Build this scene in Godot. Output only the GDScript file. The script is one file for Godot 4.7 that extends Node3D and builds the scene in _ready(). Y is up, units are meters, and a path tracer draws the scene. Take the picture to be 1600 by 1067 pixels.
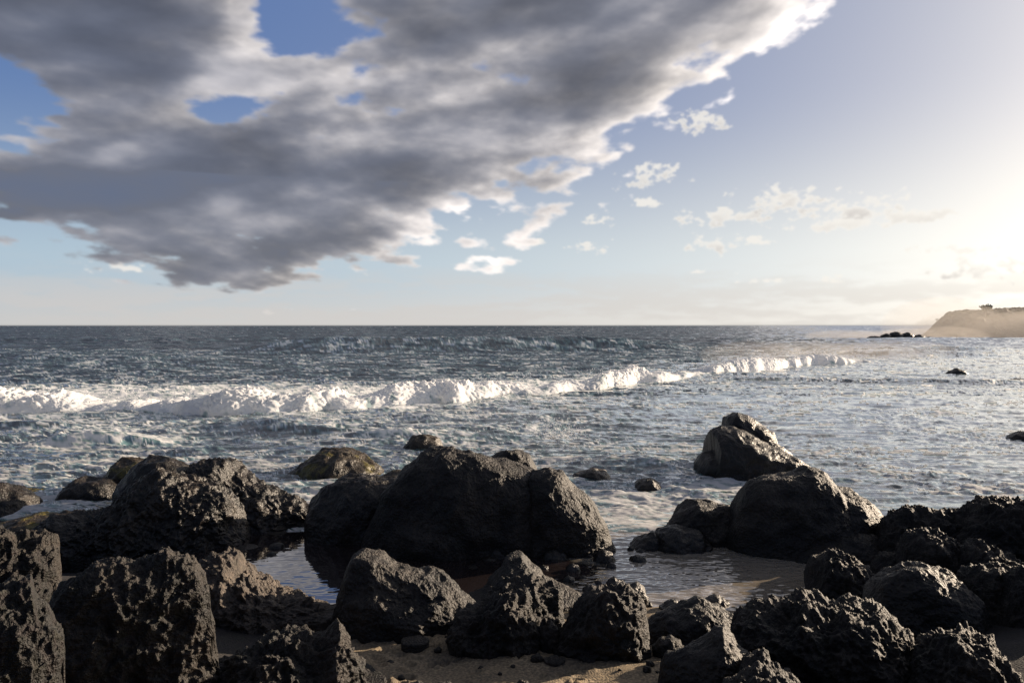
extends Node3D
# A rocky lava shore at low sun: boulders and tide pools in front, a breaking wave, open sea, a headland far off.

const SUN_BEARING := 61.0   # degrees to the right of north (-Z)
const SUN_HEIGHT := 14.5

# name, label, group, surface, foot of the ridge, half depth, squareness, vertices per metre, ridge line [x, y, ...] in metres, turn
const ROCKS := [
	["sea_stack", "tall dark rock with a stepped flat shoulder standing alone in the surf", "", "wet", Vector3(6.59, 0.00, -21.58), 1.22, 3.6, 37, [-1.62, -0.16, -1.57, 0.28, -1.49, 0.52, -1.26, 0.60, -1.23, 1.04, -1.13, 1.11, -0.58, 1.11, -0.06, 1.00, 0.40, 0.83, 0.80, 0.58, 1.21, 0.24, 1.62, -0.12], -0.00],
	["part:upper_block", "", "", "wet", Vector3(6.71, 0.30, -22.40), 0.71, 2.8, 36, [-0.89, 0.56, -0.82, 1.14, -0.73, 1.43, -0.46, 1.57, -0.18, 1.47, 0.18, 1.27, 0.50, 1.05, 0.68, 0.75, 0.89, 0.34], -0.00],
	["mossy_boulder", "low rounded boulder with yellow green moss on its crown, foam all round it", "", "moss", Vector3(-4.65, 0.00, -21.41), 1.10, 2.3, 38, [-1.38, -0.12, -1.23, 0.05, -0.80, 0.39, -0.46, 0.61, -0.20, 0.66, 0.14, 0.65, 0.56, 0.50, 1.07, 0.20, 1.28, 0.05, 1.38, -0.12], -0.00],
	["surf_rock", "small craggy brown rock awash beyond the mossy boulder", "", "wetbrown", Vector3(-2.90, 0.00, -25.69), 0.69, 2.3, 31, [-0.86, -0.05, -0.57, 0.11, -0.27, 0.43, 0.14, 0.48, 0.53, 0.37, 0.65, 0.11, 0.86, -0.05], -0.00],
	["surf_rock", "low pointed rock just behind the great black boulder, foam at its foot", "", "wetbrown", Vector3(2.14, 0.00, -20.72), 0.55, 2.3, 39, [-0.69, -0.06, -0.53, 0.15, -0.03, 0.29, 0.30, 0.21, 0.41, 0.05, 0.69, -0.06], -0.00],
	["surf_rock", "small jagged rock awash in the foam left of the stepped rock", "", "wetbrown", Vector3(3.36, 0.00, -19.56), 0.46, 2.3, 41, [-0.51, -0.05, -0.27, 0.20, 0.04, 0.25, 0.30, 0.10, 0.51, -0.05], -0.00],
	["surf_rock", "flat mossy rock wedged against the back of the great black boulder", "", "moss", Vector3(-2.66, 0.00, -19.35), 0.65, 2.3, 42, [-0.81, -0.01, -0.58, 0.25, -0.24, 0.48, 0.19, 0.57, 0.53, 0.48, 0.81, 0.02], -0.00],
	["mossy_boulder", "brown mossy boulder half hidden behind two black domed rocks", "", "moss", Vector3(-9.04, 0.00, -19.26), 0.79, 2.3, 42, [-0.99, 0.04, -0.70, 0.46, -0.39, 0.74, -0.08, 0.80, 0.38, 0.74, 0.79, 0.43, 0.99, 0.04], -0.00],
	["domed_rock", "black domed rock, the wider of two standing side by side above the surf", "", "wet", Vector3(-7.73, 0.00, -17.58), 0.81, 2.3, 46, [-0.90, -0.09, -0.83, 0.45, -0.59, 0.87, -0.31, 1.06, -0.03, 1.10, 0.31, 1.06, 0.62, 0.93, 0.78, 0.60, 0.90, -0.09], -0.00],
	["domed_rock", "black domed rock with a sunlit craggy end, narrower of the two above the surf", "", "lavawet", Vector3(-6.10, 0.00, -17.53), 0.97, 2.3, 46, [-1.07, -0.08, -0.98, 0.72, -0.84, 0.93, -0.60, 1.02, -0.25, 1.00, -0.04, 0.93, 0.04, 0.72, 0.28, 0.57, 0.52, 0.38, 0.94, 0.08, 1.07, -0.08], -0.00],
	["wet_rock", "glistening wet rock ringed by white water beside the domed rocks", "", "wet", Vector3(-9.62, 0.00, -18.23), 0.65, 2.3, 44, [-0.73, -0.09, -0.62, 0.20, -0.51, 0.39, -0.22, 0.49, 0.19, 0.48, 0.48, 0.39, 0.65, 0.20, 0.73, 0.01], -0.00],
	["wet_rock", "wet shining craggy rock just above the green fringed ledge", "", "wet", Vector3(-10.97, 0.00, -17.03), 0.74, 2.3, 47, [-0.83, -0.12, -0.56, 0.36, -0.15, 0.61, 0.12, 0.60, 0.33, 0.53, 0.64, 0.36, 0.77, 0.07, 0.83, -0.07], -0.00],
	["flat_rock", "low flat brown rock in the wash behind the shining wet rocks", "", "moss", Vector3(-11.41, 0.00, -18.94), 0.65, 2.3, 42, [-0.81, -0.04, -0.35, 0.11, 0.17, 0.08, 0.63, 0.04, 0.81, -0.06], -0.00],
	["flat_rock", "small flat stone with a green weed edge in the white wash", "", "moss", Vector3(-9.35, 0.00, -17.45), 0.37, 2.3, 46, [-0.46, -0.04, -0.21, 0.09, 0.18, 0.12, 0.35, 0.03, 0.46, -0.04], -0.00],
	["weedy_ledge", "flat ledge fringed with green weed beside a scrap of bright water", "", "moss", Vector3(-9.38, 0.10, -15.50), 0.69, 2.3, 52, [-0.86, 0.09, -0.37, 0.19, 0.06, 0.31, 0.47, 0.29, 0.74, 0.14, 0.86, 0.00], -0.00],
	["lava_ledge", "broad black lava ledge sloping to the still pool, its right end sunlit", "", "lavawet", Vector3(-7.02, 0.00, -14.83), 1.10, 2.3, 54, [-2.20, -0.25, -1.72, 0.12, -1.51, 0.35, -1.07, 0.49, -0.48, 0.55, -0.21, 0.65, -0.07, 0.91, 0.34, 1.11, 0.76, 1.13, 1.11, 1.04, 1.52, 0.95, 1.70, 0.79, 1.84, 0.56, 1.96, 0.31, 2.11, 0.08, 2.20, -0.11], -0.00],
	["lava_ledge", "low craggy ledge between the domed rocks and the slate wing", "", "lavawet", Vector3(-4.74, 0.00, -16.08), 0.82, 2.3, 50, [-1.02, -0.19, -0.74, 0.47, -0.46, 0.70, -0.13, 0.66, 0.19, 0.47, 0.51, 0.26, 0.83, 0.08, 1.02, -0.10], -0.00],
	["lava_ledge", "knobbly shelf of lava at the far edge of the still pool", "", "lavawet", Vector3(-4.89, 0.00, -15.60), 0.57, 2.3, 52, [-0.94, -0.35, -0.63, -0.19, -0.14, 0.00, 0.36, 0.05, 0.73, 0.02, 0.94, -0.10], -0.00],
	["pool_stone", "small dark stone breaking the surface of the still pool", "stones in the still pool", "wet", Vector3(-4.74, 0.00, -14.32), 0.20, 2.3, 56, [-0.25, -0.04, -0.18, 0.03, -0.00, 0.06, 0.18, 0.03, 0.25, -0.04], -0.00],
	["pool_stone", "small dark stone breaking the surface of the still pool", "stones in the still pool", "wet", Vector3(-4.22, 0.00, -14.30), 0.13, 2.3, 56, [-0.16, -0.02, -0.11, 0.07, 0.00, 0.11, 0.11, 0.08, 0.16, -0.02], -0.00],
	["pool_stone", "small dark stone breaking the surface of the still pool", "stones in the still pool", "wet", Vector3(-4.17, 0.00, -13.83), 0.08, 2.3, 58, [-0.10, -0.01, -0.07, 0.05, 0.00, 0.08, 0.07, 0.05, 0.10, -0.01], -0.00],
	["pool_stone", "small dark stone breaking the surface of the still pool", "stones in the still pool", "wet", Vector3(-4.00, 0.00, -13.95), 0.04, 2.3, 58, [-0.04, 0.00, -0.03, 0.02, 0.00, 0.03, 0.03, 0.03, 0.04, 0.00], -0.00],
	["slate_rock", "dark slabby rock leaning on the left end of the great black boulder", "", "wet", Vector3(-2.68, 0.00, -15.33), 0.89, 2.8, 52, [-1.28, 0.18, -1.17, 0.60, -0.98, 0.84, -0.68, 1.01, -0.43, 1.11, -0.07, 1.15, 0.24, 1.07, 0.73, 1.06, 1.03, 0.79, 1.28, 0.04], -0.00],
	["great_boulder", "great black boulder, widest of all, between the two pools and the surf", "", "lavasmooth", Vector3(-1.00, 0.00, -14.51), 0.97, 2.7, 55, [-1.77, -0.09, -1.48, 0.60, -1.28, 1.02, -1.07, 1.29, -0.84, 1.48, -0.67, 1.63, -0.47, 1.71, -0.27, 1.73, -0.01, 1.69, 0.31, 1.65, 0.66, 1.60, 1.00, 1.53, 1.33, 1.36, 1.56, 1.02, 1.70, 0.54, 1.77, -0.09], -0.00],
	["boulder_knob", "squared knob of rock rising behind the crest of the great black boulder", "", "lavasmooth", Vector3(0.06, 0.00, -15.98), 0.46, 3.0, 50, [-0.57, 0.27, -0.52, 1.11, -0.47, 1.39, -0.25, 1.49, 0.04, 1.49, 0.27, 1.40, 0.39, 1.17, 0.48, 0.92, 0.57, 0.27], -0.00],
	["great_boulder", "rounded boulder with a grey streaked face leaning on the great black one", "", "lavasmooth", Vector3(0.93, 0.00, -14.29), 0.70, 2.3, 56, [-0.93, -0.10, -0.81, 0.78, -0.77, 1.15, -0.61, 1.37, -0.27, 1.46, -0.02, 1.41, 0.13, 1.22, 0.35, 1.01, 0.55, 0.82, 0.71, 0.59, 0.84, 0.33, 0.93, -0.03], -0.00],
	["gap_boulder", "dark peaked boulder at the foamy gap beside the humped rock", "", "lavasmooth", Vector3(3.71, 0.00, -14.97), 0.75, 2.3, 54, [-0.94, -0.08, -0.79, 0.31, -0.55, 0.54, -0.27, 0.72, -0.01, 0.67, 0.35, 0.54, 0.68, 0.43, 0.94, -0.08], -0.00],
	["gap_boulder", "low dark rounded boulder at the near side of the foamy gap", "", "wet", Vector3(3.08, 0.00, -14.39), 0.53, 2.3, 56, [-0.58, -0.10, -0.40, 0.30, -0.13, 0.38, 0.18, 0.34, 0.45, 0.16, 0.58, -0.10], -0.00],
	["gap_boulder", "small dark boulder at the lip of the rippled pool and the foam", "", "wet", Vector3(2.41, 0.00, -14.36), 0.30, 2.3, 56, [-0.33, -0.05, -0.15, 0.17, 0.13, 0.29, 0.29, 0.13, 0.33, -0.05], -0.00],
	["humped_rock", "large humped black rock falling in steps beyond the rippled pool", "", "lavasmooth", Vector3(5.34, 0.00, -14.38), 0.90, 2.3, 56, [-1.51, -0.10, -1.38, 0.63, -1.33, 0.87, -1.20, 1.07, -1.01, 1.20, -0.70, 1.30, -0.30, 1.38, -0.02, 1.48, 0.20, 1.43, 0.36, 1.28, 0.48, 1.06, 0.78, 1.01, 0.98, 0.84, 1.21, 0.66, 1.36, 0.49, 1.44, 0.25, 1.51, -0.10], -0.00],
	["pool_ledge", "long low dark ledge along the far bank of the rippled pool", "", "lavasmooth", Vector3(5.59, 0.00, -14.05), 0.94, 2.3, 57, [-1.34, -0.12, -0.84, 0.12, -0.45, 0.36, 0.11, 0.50, 0.56, 0.48, 0.92, 0.30, 1.14, 0.11, 1.34, -0.16], -0.00],
	["shore_ridge", "craggy ridge of lava rising from the humped rock above bright water", "", "lava", Vector3(7.05, 0.20, -13.36), 0.65, 2.3, 60, [-0.93, 0.30, -0.72, 0.69, -0.40, 0.80, -0.18, 0.87, 0.08, 0.85, 0.29, 0.88, 0.53, 0.82, 0.72, 0.72, 0.93, 0.30], -0.00],
	["shore_ridge", "broad craggy ridge, highest of the shore on the sunward side", "", "lava", Vector3(8.43, 0.30, -12.83), 0.83, 2.3, 63, [-1.38, 0.42, -1.15, 0.87, -0.92, 1.05, -0.66, 1.11, -0.41, 1.14, -0.10, 1.13, 0.36, 1.05, 0.97, 0.89, 1.38, 0.36], -0.00],
	["round_boulder", "dark rounded boulder with a crest of light below the lava ridges", "", "lava", Vector3(6.40, 0.30, -12.14), 0.45, 2.3, 66, [-0.50, 0.31, -0.43, 0.62, -0.31, 0.77, -0.12, 0.84, 0.13, 0.79, 0.34, 0.68, 0.43, 0.47, 0.50, 0.29], -0.00],
	["round_boulder", "rough pointed boulder below the highest ridge, two little peaks on top", "", "lava", Vector3(7.09, 0.35, -11.72), 0.45, 2.3, 69, [-0.56, 0.40, -0.45, 0.66, -0.30, 0.77, -0.19, 0.80, -0.04, 0.68, 0.19, 0.58, 0.42, 0.43, 0.56, 0.30], -0.00],
	["round_boulder", "small low boulder tucked between the pool ledge and the rounded boulder", "", "lava", Vector3(5.95, 0.20, -12.47), 0.28, 2.3, 64, [-0.31, 0.18, -0.19, 0.39, -0.01, 0.45, 0.16, 0.42, 0.31, 0.20], -0.00],
	["pool_boulder", "blocky boulder with a sunlit top standing at the rippled pool's shore", "", "lava", Vector3(4.85, 0.10, -11.62), 0.47, 2.8, 69, [-0.52, 0.10, -0.44, 0.45, -0.31, 0.58, -0.15, 0.62, 0.04, 0.60, 0.22, 0.50, 0.35, 0.37, 0.44, 0.21, 0.52, 0.05], -0.00],
	["large_boulder", "large smooth domed boulder with a bright rim behind the foreground lava", "", "lavasmooth", Vector3(5.03, 0.40, -9.66), 0.59, 2.3, 83, [-0.78, 0.47, -0.63, 0.92, -0.45, 1.05, -0.24, 1.12, -0.04, 1.06, 0.24, 1.03, 0.42, 0.88, 0.57, 0.62, 0.73, 0.40, 0.78, 0.29], -0.00],
	["large_boulder", "dark boulder with a flat top beside the bright rimmed dome", "", "lava", Vector3(5.89, 0.45, -9.68), 0.40, 2.3, 83, [-0.50, 0.49, -0.39, 0.93, -0.19, 1.03, 0.08, 1.02, 0.31, 0.93, 0.50, 0.49], -0.00],
	["large_boulder", "tall dark boulder beside the flat topped one, farther from the pool", "", "lava", Vector3(6.20, 0.45, -9.27), 0.47, 2.3, 87, [-0.59, 0.30, -0.52, 0.71, -0.41, 1.01, -0.22, 1.13, 0.15, 1.10, 0.44, 0.62, 0.59, 0.30], -0.00],
	["foreground_lava", "wide rugged mass of black lava in front of the rippled pool", "", "lava", Vector3(3.52, 0.45, -8.30), 0.70, 2.8, 97, [-1.29, -0.02, -1.20, 0.56, -1.12, 0.80, -0.93, 0.89, -0.61, 0.92, -0.53, 1.00, -0.38, 1.03, -0.20, 0.96, -0.02, 1.00, 0.23, 0.96, 0.39, 0.88, 0.54, 0.70, 0.71, 0.56, 1.02, 0.37, 1.17, 0.14, 1.29, -0.16], -0.40],
	["foreground_lava", "smooth sloping shoulder of lava with a knob, resting on the lit sand", "", "lavasmooth", Vector3(1.97, 0.45, -7.75), 0.34, 2.3, 104, [-0.54, 0.47, -0.52, 0.64, -0.46, 0.78, -0.29, 0.84, -0.11, 0.92, -0.02, 1.04, 0.07, 1.07, 0.16, 0.97, 0.31, 0.78, 0.45, 0.51, 0.54, 0.24], -0.25],
	["foreground_lava", "sharp little crest of lava in front of the wide rugged mass", "", "lava", Vector3(2.35, 0.50, -7.20), 0.41, 2.3, 112, [-0.44, 0.45, -0.27, 0.76, -0.15, 0.91, -0.07, 0.96, 0.05, 0.86, 0.22, 0.69, 0.44, 0.45], -0.32],
	["foreground_lava", "low crest of lava before the sharp little one", "", "lava", Vector3(2.07, 0.50, -6.70), 0.37, 2.3, 120, [-0.45, 0.63, -0.29, 0.89, -0.14, 0.99, 0.06, 1.02, 0.27, 0.94, 0.45, 0.63], -0.30],
	["foreground_lava", "rounded lava hump below the domed boulder, bright along its shoulder", "", "lava", Vector3(4.39, 0.50, -7.60), 0.61, 2.3, 106, [-0.66, 0.25, -0.52, 0.61, -0.42, 0.87, -0.26, 0.97, -0.05, 1.01, 0.15, 0.95, 0.28, 0.76, 0.39, 0.62, 0.66, 0.25], -0.52],
	["brown_boulder", "brownish oval boulder at the near edge of the rippled pool", "", "lavasmooth", Vector3(2.15, 0.35, -9.53), 0.44, 2.3, 84, [-0.55, 0.27, -0.51, 0.44, -0.37, 0.56, -0.07, 0.65, 0.14, 0.70, 0.27, 0.65, 0.46, 0.57, 0.53, 0.37, 0.55, 0.23], -0.00],
	["shore_stone", "dark rounded stone peeping over the brown oval boulder", "", "wet", Vector3(2.21, 0.12, -10.97), 0.17, 2.3, 73, [-0.19, 0.10, -0.09, 0.19, 0.02, 0.22, 0.13, 0.17, 0.19, 0.10], -0.00],
	["shore_stone", "dark oval stone in the shallows just beyond the brown oval boulder", "", "wet", Vector3(2.91, 0.05, -11.39), 0.17, 2.3, 71, [-0.19, 0.03, -0.10, 0.12, -0.00, 0.15, 0.10, 0.11, 0.19, 0.03], -0.00],
	["shore_stone", "pale rough stone at the foot of the brown oval boulder", "", "lava", Vector3(1.75, 0.40, -8.90), 0.16, 2.3, 90, [-0.18, 0.36, -0.09, 0.48, 0.02, 0.52, 0.13, 0.47, 0.18, 0.36], -0.00],
	["lit_boulder", "large pitted boulder with a sunlit right face on the edge of the sand", "", "lava", Vector3(0.99, 0.38, -8.99), 0.42, 2.6, 89, [-0.53, 0.32, -0.44, 0.49, -0.27, 0.72, -0.11, 0.89, 0.05, 0.99, 0.26, 1.01, 0.43, 0.92, 0.53, 0.78, 0.59, 0.54, 0.57, 0.40, 0.53, 0.29], -0.00],
	["shore_stone", "smaller rounder dark stone of a pair behind the large pitted boulder", "", "wet", Vector3(1.54, 0.10, -11.71), 0.19, 2.3, 69, [-0.21, 0.07, -0.16, 0.22, -0.03, 0.28, 0.12, 0.23, 0.21, 0.08], -0.00],
	["shore_stone", "larger dark oval stone of a pair behind the large pitted boulder", "", "wet", Vector3(1.72, 0.15, -11.28), 0.19, 2.3, 71, [-0.22, 0.14, -0.13, 0.31, 0.03, 0.36, 0.16, 0.27, 0.22, 0.12], -0.00],
	["black_boulder", "black craggy boulder on the sand with deep pits on its sunlit edge", "", "lava", Vector3(-0.19, 0.40, -9.14), 0.46, 2.8, 88, [-0.54, 0.33, -0.49, 0.50, -0.38, 0.64, -0.12, 0.71, -0.01, 0.81, 0.17, 0.88, 0.35, 0.86, 0.43, 0.75, 0.49, 0.48, 0.54, 0.31], -0.00],
	["grey_boulder", "grey brown lumpy boulder leaning on the black craggy one", "", "lava", Vector3(0.06, 0.35, -9.53), 0.44, 2.3, 84, [-0.55, 0.41, -0.40, 0.69, -0.13, 0.86, 0.17, 0.92, 0.44, 0.88, 0.63, 0.78, 0.76, 0.64, 0.74, 0.41, 0.63, 0.27, 0.55, 0.21], -0.00],
	["grey_boulder", "pointed brown boulder at the dark pool's edge, its right side lit", "", "lavasmooth", Vector3(0.19, 0.12, -11.44), 0.66, 2.3, 70, [-0.83, -0.01, -0.57, 0.20, -0.35, 0.49, -0.21, 0.65, -0.03, 0.68, 0.08, 0.53, 0.25, 0.36, 0.43, 0.23, 0.72, 0.17, 0.83, 0.02], -0.00],
	["shore_stone", "small knob of rock between the black craggy and large pitted boulders", "", "lava", Vector3(0.42, 0.40, -9.04), 0.13, 2.3, 89, [-0.14, 0.37, -0.09, 0.56, 0.01, 0.63, 0.10, 0.56, 0.14, 0.40], -0.00],
	["wedge_boulder", "tall wedge shaped boulder between the still pool and the trodden sand", "", "lavasmooth", Vector3(-1.36, 0.33, -10.15), 0.68, 2.3, 79, [-0.97, 0.09, -0.89, 0.34, -0.78, 0.62, -0.69, 0.86, -0.61, 1.02, -0.48, 1.11, -0.32, 1.08, -0.08, 0.94, 0.15, 0.85, 0.47, 0.70, 0.69, 0.56, 0.89, 0.45, 0.97, 0.31], -0.00],
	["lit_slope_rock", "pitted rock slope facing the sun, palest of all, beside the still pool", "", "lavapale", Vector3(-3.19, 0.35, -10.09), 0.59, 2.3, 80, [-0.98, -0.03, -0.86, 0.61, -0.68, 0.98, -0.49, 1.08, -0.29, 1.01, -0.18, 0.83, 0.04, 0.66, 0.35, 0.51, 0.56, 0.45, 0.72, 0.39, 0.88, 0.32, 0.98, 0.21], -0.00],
	["black_block", "huge unlit block of black lava with a bright craggy right edge", "", "lava", Vector3(-3.41, 0.60, -7.20), 0.33, 3.4, 112, [-0.76, 0.34, -0.69, 1.30, -0.63, 1.61, -0.50, 1.76, -0.29, 1.85, -0.08, 1.87, 0.05, 1.82, 0.20, 1.87, 0.28, 1.90, 0.40, 1.85, 0.49, 1.81, 0.55, 1.69, 0.60, 1.62, 0.63, 1.42, 0.67, 1.07, 0.72, 0.68, 0.76, 0.34], 0.44],
	["jagged_lava", "craggy lava outcrop between the weedy ledge and the honeycombed lava", "", "lava", Vector3(-5.44, 0.50, -8.40), 0.50, 2.6, 96, [-0.59, 0.56, -0.31, 1.59, -0.03, 1.77, 0.13, 1.76, 0.28, 1.70, 0.42, 1.71, 0.56, 1.66, 0.66, 1.59, 0.68, 1.47, 0.64, 1.25, 0.59, 0.83], 0.58],
	["jagged_lava", "jagged lava with honeycomb hollows beside the huge unlit block", "", "lava", Vector3(-3.48, 0.60, -5.30), 0.34, 3.0, 152, [-0.48, 1.07, -0.30, 2.12, -0.05, 2.21, 0.09, 2.22, 0.24, 2.23, 0.26, 2.10, 0.35, 2.01, 0.42, 1.90, 0.39, 1.76, 0.41, 1.59, 0.45, 1.33, 0.48, 1.07], 0.58],
	["knobbly_lava", "knobbly heap of lava rising from the sand below the wedge boulder", "", "lava", Vector3(-2.24, 0.50, -7.70), 0.61, 2.3, 104, [-0.97, 0.21, -0.74, 0.54, -0.44, 0.70, -0.18, 0.85, 0.09, 0.92, 0.38, 0.88, 0.52, 0.98, 0.61, 0.85, 0.67, 0.65, 0.75, 0.54, 0.85, 0.39, 0.97, 0.17], 0.28],
	["knobbly_lava", "low knobbly crust of lava breaking through the trodden sand", "", "lava", Vector3(-0.68, 0.50, -7.10), 0.42, 2.3, 113, [-0.84, 0.39, -0.65, 0.61, -0.39, 0.71, -0.17, 0.72, 0.06, 0.68, 0.25, 0.62, 0.51, 0.66, 0.68, 0.60, 0.84, 0.44], 0.10],
	["sand_stone", "low dark stone half buried in the trodden sand", "stones in the sand", "lava", Vector3(-1.11, 0.38, -9.13), 0.15, 2.3, 88, [-0.16, 0.34, -0.09, 0.39, 0.02, 0.41, 0.13, 0.38, 0.16, 0.34], -0.00],
	["sand_stone", "low dark stone half buried in the trodden sand", "stones in the sand", "lava", Vector3(0.45, 0.42, -8.51), 0.10, 2.3, 94, [-0.12, 0.38, -0.05, 0.45, 0.03, 0.46, 0.12, 0.40], -0.00],
	["pebble", "wet dark pebble in the stony outlet between the great boulder and pool", "pebbles in the pool outlet", "wet", Vector3(1.56, 0.00, -13.47), 0.17, 2.3, 60, [-0.20, -0.03, -0.15, 0.14, -0.02, 0.22, 0.13, 0.16, 0.20, -0.03], -0.00],
	["pebble", "wet dark pebble in the stony outlet between the great boulder and pool", "pebbles in the pool outlet", "wet", Vector3(0.74, 0.00, -13.64), 0.20, 2.3, 59, [-0.24, -0.04, -0.17, 0.12, -0.02, 0.19, 0.16, 0.14, 0.24, -0.04], -0.00],
	["pebble", "wet dark pebble in the stony outlet between the great boulder and pool", "pebbles in the pool outlet", "wet", Vector3(1.64, 0.00, -13.12), 0.08, 2.3, 61, [-0.09, -0.01, -0.07, 0.07, -0.01, 0.10, 0.06, 0.08, 0.09, -0.01], -0.00],
	["pebble", "wet dark pebble in the stony outlet between the great boulder and pool", "pebbles in the pool outlet", "wet", Vector3(0.99, 0.00, -12.95), 0.12, 2.3, 62, [-0.14, -0.02, -0.10, 0.08, -0.01, 0.13, 0.09, 0.10, 0.14, -0.02], -0.00],
	["pebble", "wet dark pebble in the stony outlet between the great boulder and pool", "pebbles in the pool outlet", "wet", Vector3(2.13, 0.00, -13.51), 0.14, 2.3, 59, [-0.16, -0.02, -0.12, 0.08, -0.02, 0.12, 0.11, 0.09, 0.16, -0.02], -0.00],
	["pebble", "wet dark pebble in the stony outlet between the great boulder and pool", "pebbles in the pool outlet", "wet", Vector3(1.33, 0.00, -12.30), 0.06, 2.3, 65, [-0.07, -0.01, -0.05, 0.05, -0.01, 0.07, 0.05, 0.05, 0.07, -0.01], -0.00],
	["pebble", "wet dark pebble in the stony outlet between the great boulder and pool", "pebbles in the pool outlet", "wet", Vector3(1.15, 0.00, -11.97), 0.11, 2.3, 67, [-0.12, -0.02, -0.09, 0.06, -0.01, 0.10, 0.08, 0.07, 0.12, -0.02], -0.00],
	["pebble", "wet dark pebble in the stony outlet between the great boulder and pool", "pebbles in the pool outlet", "wet", Vector3(0.89, 0.00, -12.43), 0.10, 2.3, 65, [-0.12, -0.02, -0.09, 0.06, -0.01, 0.10, 0.08, 0.07, 0.12, -0.02], -0.00],
	["pebble", "wet dark pebble in the stony outlet between the great boulder and pool", "pebbles in the pool outlet", "wet", Vector3(1.18, 0.00, -14.10), 0.12, 2.3, 57, [-0.15, -0.02, -0.11, 0.15, -0.01, 0.23, 0.10, 0.17, 0.15, -0.02], -0.00],
	["pebble", "wet dark pebble in the stony outlet between the great boulder and pool", "pebbles in the pool outlet", "wet", Vector3(1.46, 0.00, -13.91), 0.17, 2.3, 58, [-0.20, -0.03, -0.14, 0.17, -0.02, 0.25, 0.13, 0.19, 0.20, -0.03], -0.00],
	["pebble", "wet dark pebble in the stony outlet between the great boulder and pool", "pebbles in the pool outlet", "wet", Vector3(1.76, 0.00, -14.05), 0.07, 2.3, 57, [-0.08, -0.00, -0.06, 0.08, -0.01, 0.12, 0.05, 0.09, 0.08, -0.00], -0.00],
	["pebble", "wet dark pebble in the stony outlet between the great boulder and pool", "pebbles in the pool outlet", "wet", Vector3(2.10, 0.00, -14.13), 0.06, 2.3, 57, [-0.07, -0.00, -0.05, 0.07, -0.01, 0.10, 0.05, 0.07, 0.07, -0.00], -0.00],
	["pebble", "wet dark pebble in the stony outlet between the great boulder and pool", "pebbles in the pool outlet", "wet", Vector3(2.26, 0.00, -14.00), 0.09, 2.3, 57, [-0.11, -0.01, -0.08, 0.05, -0.01, 0.09, 0.07, 0.06, 0.11, -0.01], -0.00],
	["pebble", "wet dark pebble in the stony outlet between the great boulder and pool", "pebbles in the pool outlet", "wet", Vector3(1.69, 0.00, -13.64), 0.03, 2.3, 59, [-0.04, 0.00, -0.03, 0.02, -0.00, 0.03, 0.03, 0.03, 0.04, 0.00], -0.00],
	["pebble", "wet dark pebble in the stony outlet between the great boulder and pool", "pebbles in the pool outlet", "wet", Vector3(1.59, 0.00, -12.32), 0.12, 2.3, 65, [-0.14, -0.02, -0.10, 0.07, -0.01, 0.11, 0.09, 0.08, 0.14, -0.02], -0.00],
	["pebble", "wet dark pebble in the stony outlet between the great boulder and pool", "pebbles in the pool outlet", "wet", Vector3(0.75, 0.00, -11.73), 0.09, 2.3, 69, [-0.10, -0.02, -0.07, 0.06, -0.01, 0.09, 0.07, 0.07, 0.10, -0.02], -0.00],
	["pebble", "wet dark pebble in the stony outlet between the great boulder and pool", "pebbles in the pool outlet", "wet", Vector3(0.52, 0.00, -13.09), 0.09, 2.3, 61, [-0.10, -0.01, -0.08, 0.04, -0.01, 0.07, 0.07, 0.05, 0.10, -0.01], -0.00],
	["pebble", "wet dark pebble in the stony outlet between the great boulder and pool", "pebbles in the pool outlet", "wet", Vector3(1.12, 0.00, -12.58), 0.06, 2.3, 64, [-0.07, -0.01, -0.05, 0.04, -0.01, 0.06, 0.05, 0.05, 0.07, -0.01], -0.00],
	["pebble", "wet dark pebble in the stony outlet between the great boulder and pool", "pebbles in the pool outlet", "wet", Vector3(-0.63, 0.00, -13.10), 0.18, 2.3, 61, [-0.21, -0.04, -0.15, 0.02, -0.02, 0.04, 0.14, 0.02, 0.21, -0.04], -0.00],
	["pebble", "wet dark pebble in the stony outlet between the great boulder and pool", "pebbles in the pool outlet", "wet", Vector3(-0.27, 0.00, -13.81), 0.23, 2.3, 58, [-0.27, -0.05, -0.20, 0.11, -0.03, 0.19, 0.18, 0.13, 0.27, -0.05], -0.00],
	["pebble", "wet dark pebble in the stony outlet between the great boulder and pool", "pebbles in the pool outlet", "wet", Vector3(-0.38, 0.00, -13.59), 0.14, 2.3, 59, [-0.16, -0.02, -0.12, 0.04, -0.02, 0.08, 0.11, 0.05, 0.16, -0.02], -0.00],
	["reef_rock", "small dark dome of rock alone in the bright shallows", "", "wet", Vector3(36.03, 0.00, -64.97), 0.67, 2.3, 12, [-1.0, 0.02, -0.5, 0.33, 0.0, 0.53, 0.4, 0.38, 1.0, 0.02], -0.00],
	["reef_rock", "low sliver of rock in the bright shallows near the lone dome", "", "wet", Vector3(35.99, 0.00, -56.93), 0.57, 2.3, 14, [-0.82, 0.01, -0.27, 0.24, 0.27, 0.19, 0.82, 0.01], -0.00],
	["reef_rock", "dark rock in the glittering water beyond the highest shore ridge", "", "wet", Vector3(18.01, 0.00, -28.04), 0.52, 2.3, 29, [-0.74, -0.02, -0.47, 0.17, -0.11, 0.29, 0.40, 0.27, 0.74, -0.02], -0.00],
	["reef_rock", "dark rock barely awash in the ripples between stepped rock and shore ridge", "", "wet", Vector3(12.64, 0.00, -22.45), 0.26, 2.3, 36, [-0.38, -0.00, -0.13, 0.06, 0.14, 0.06, 0.38, -0.00], -0.00],
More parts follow.
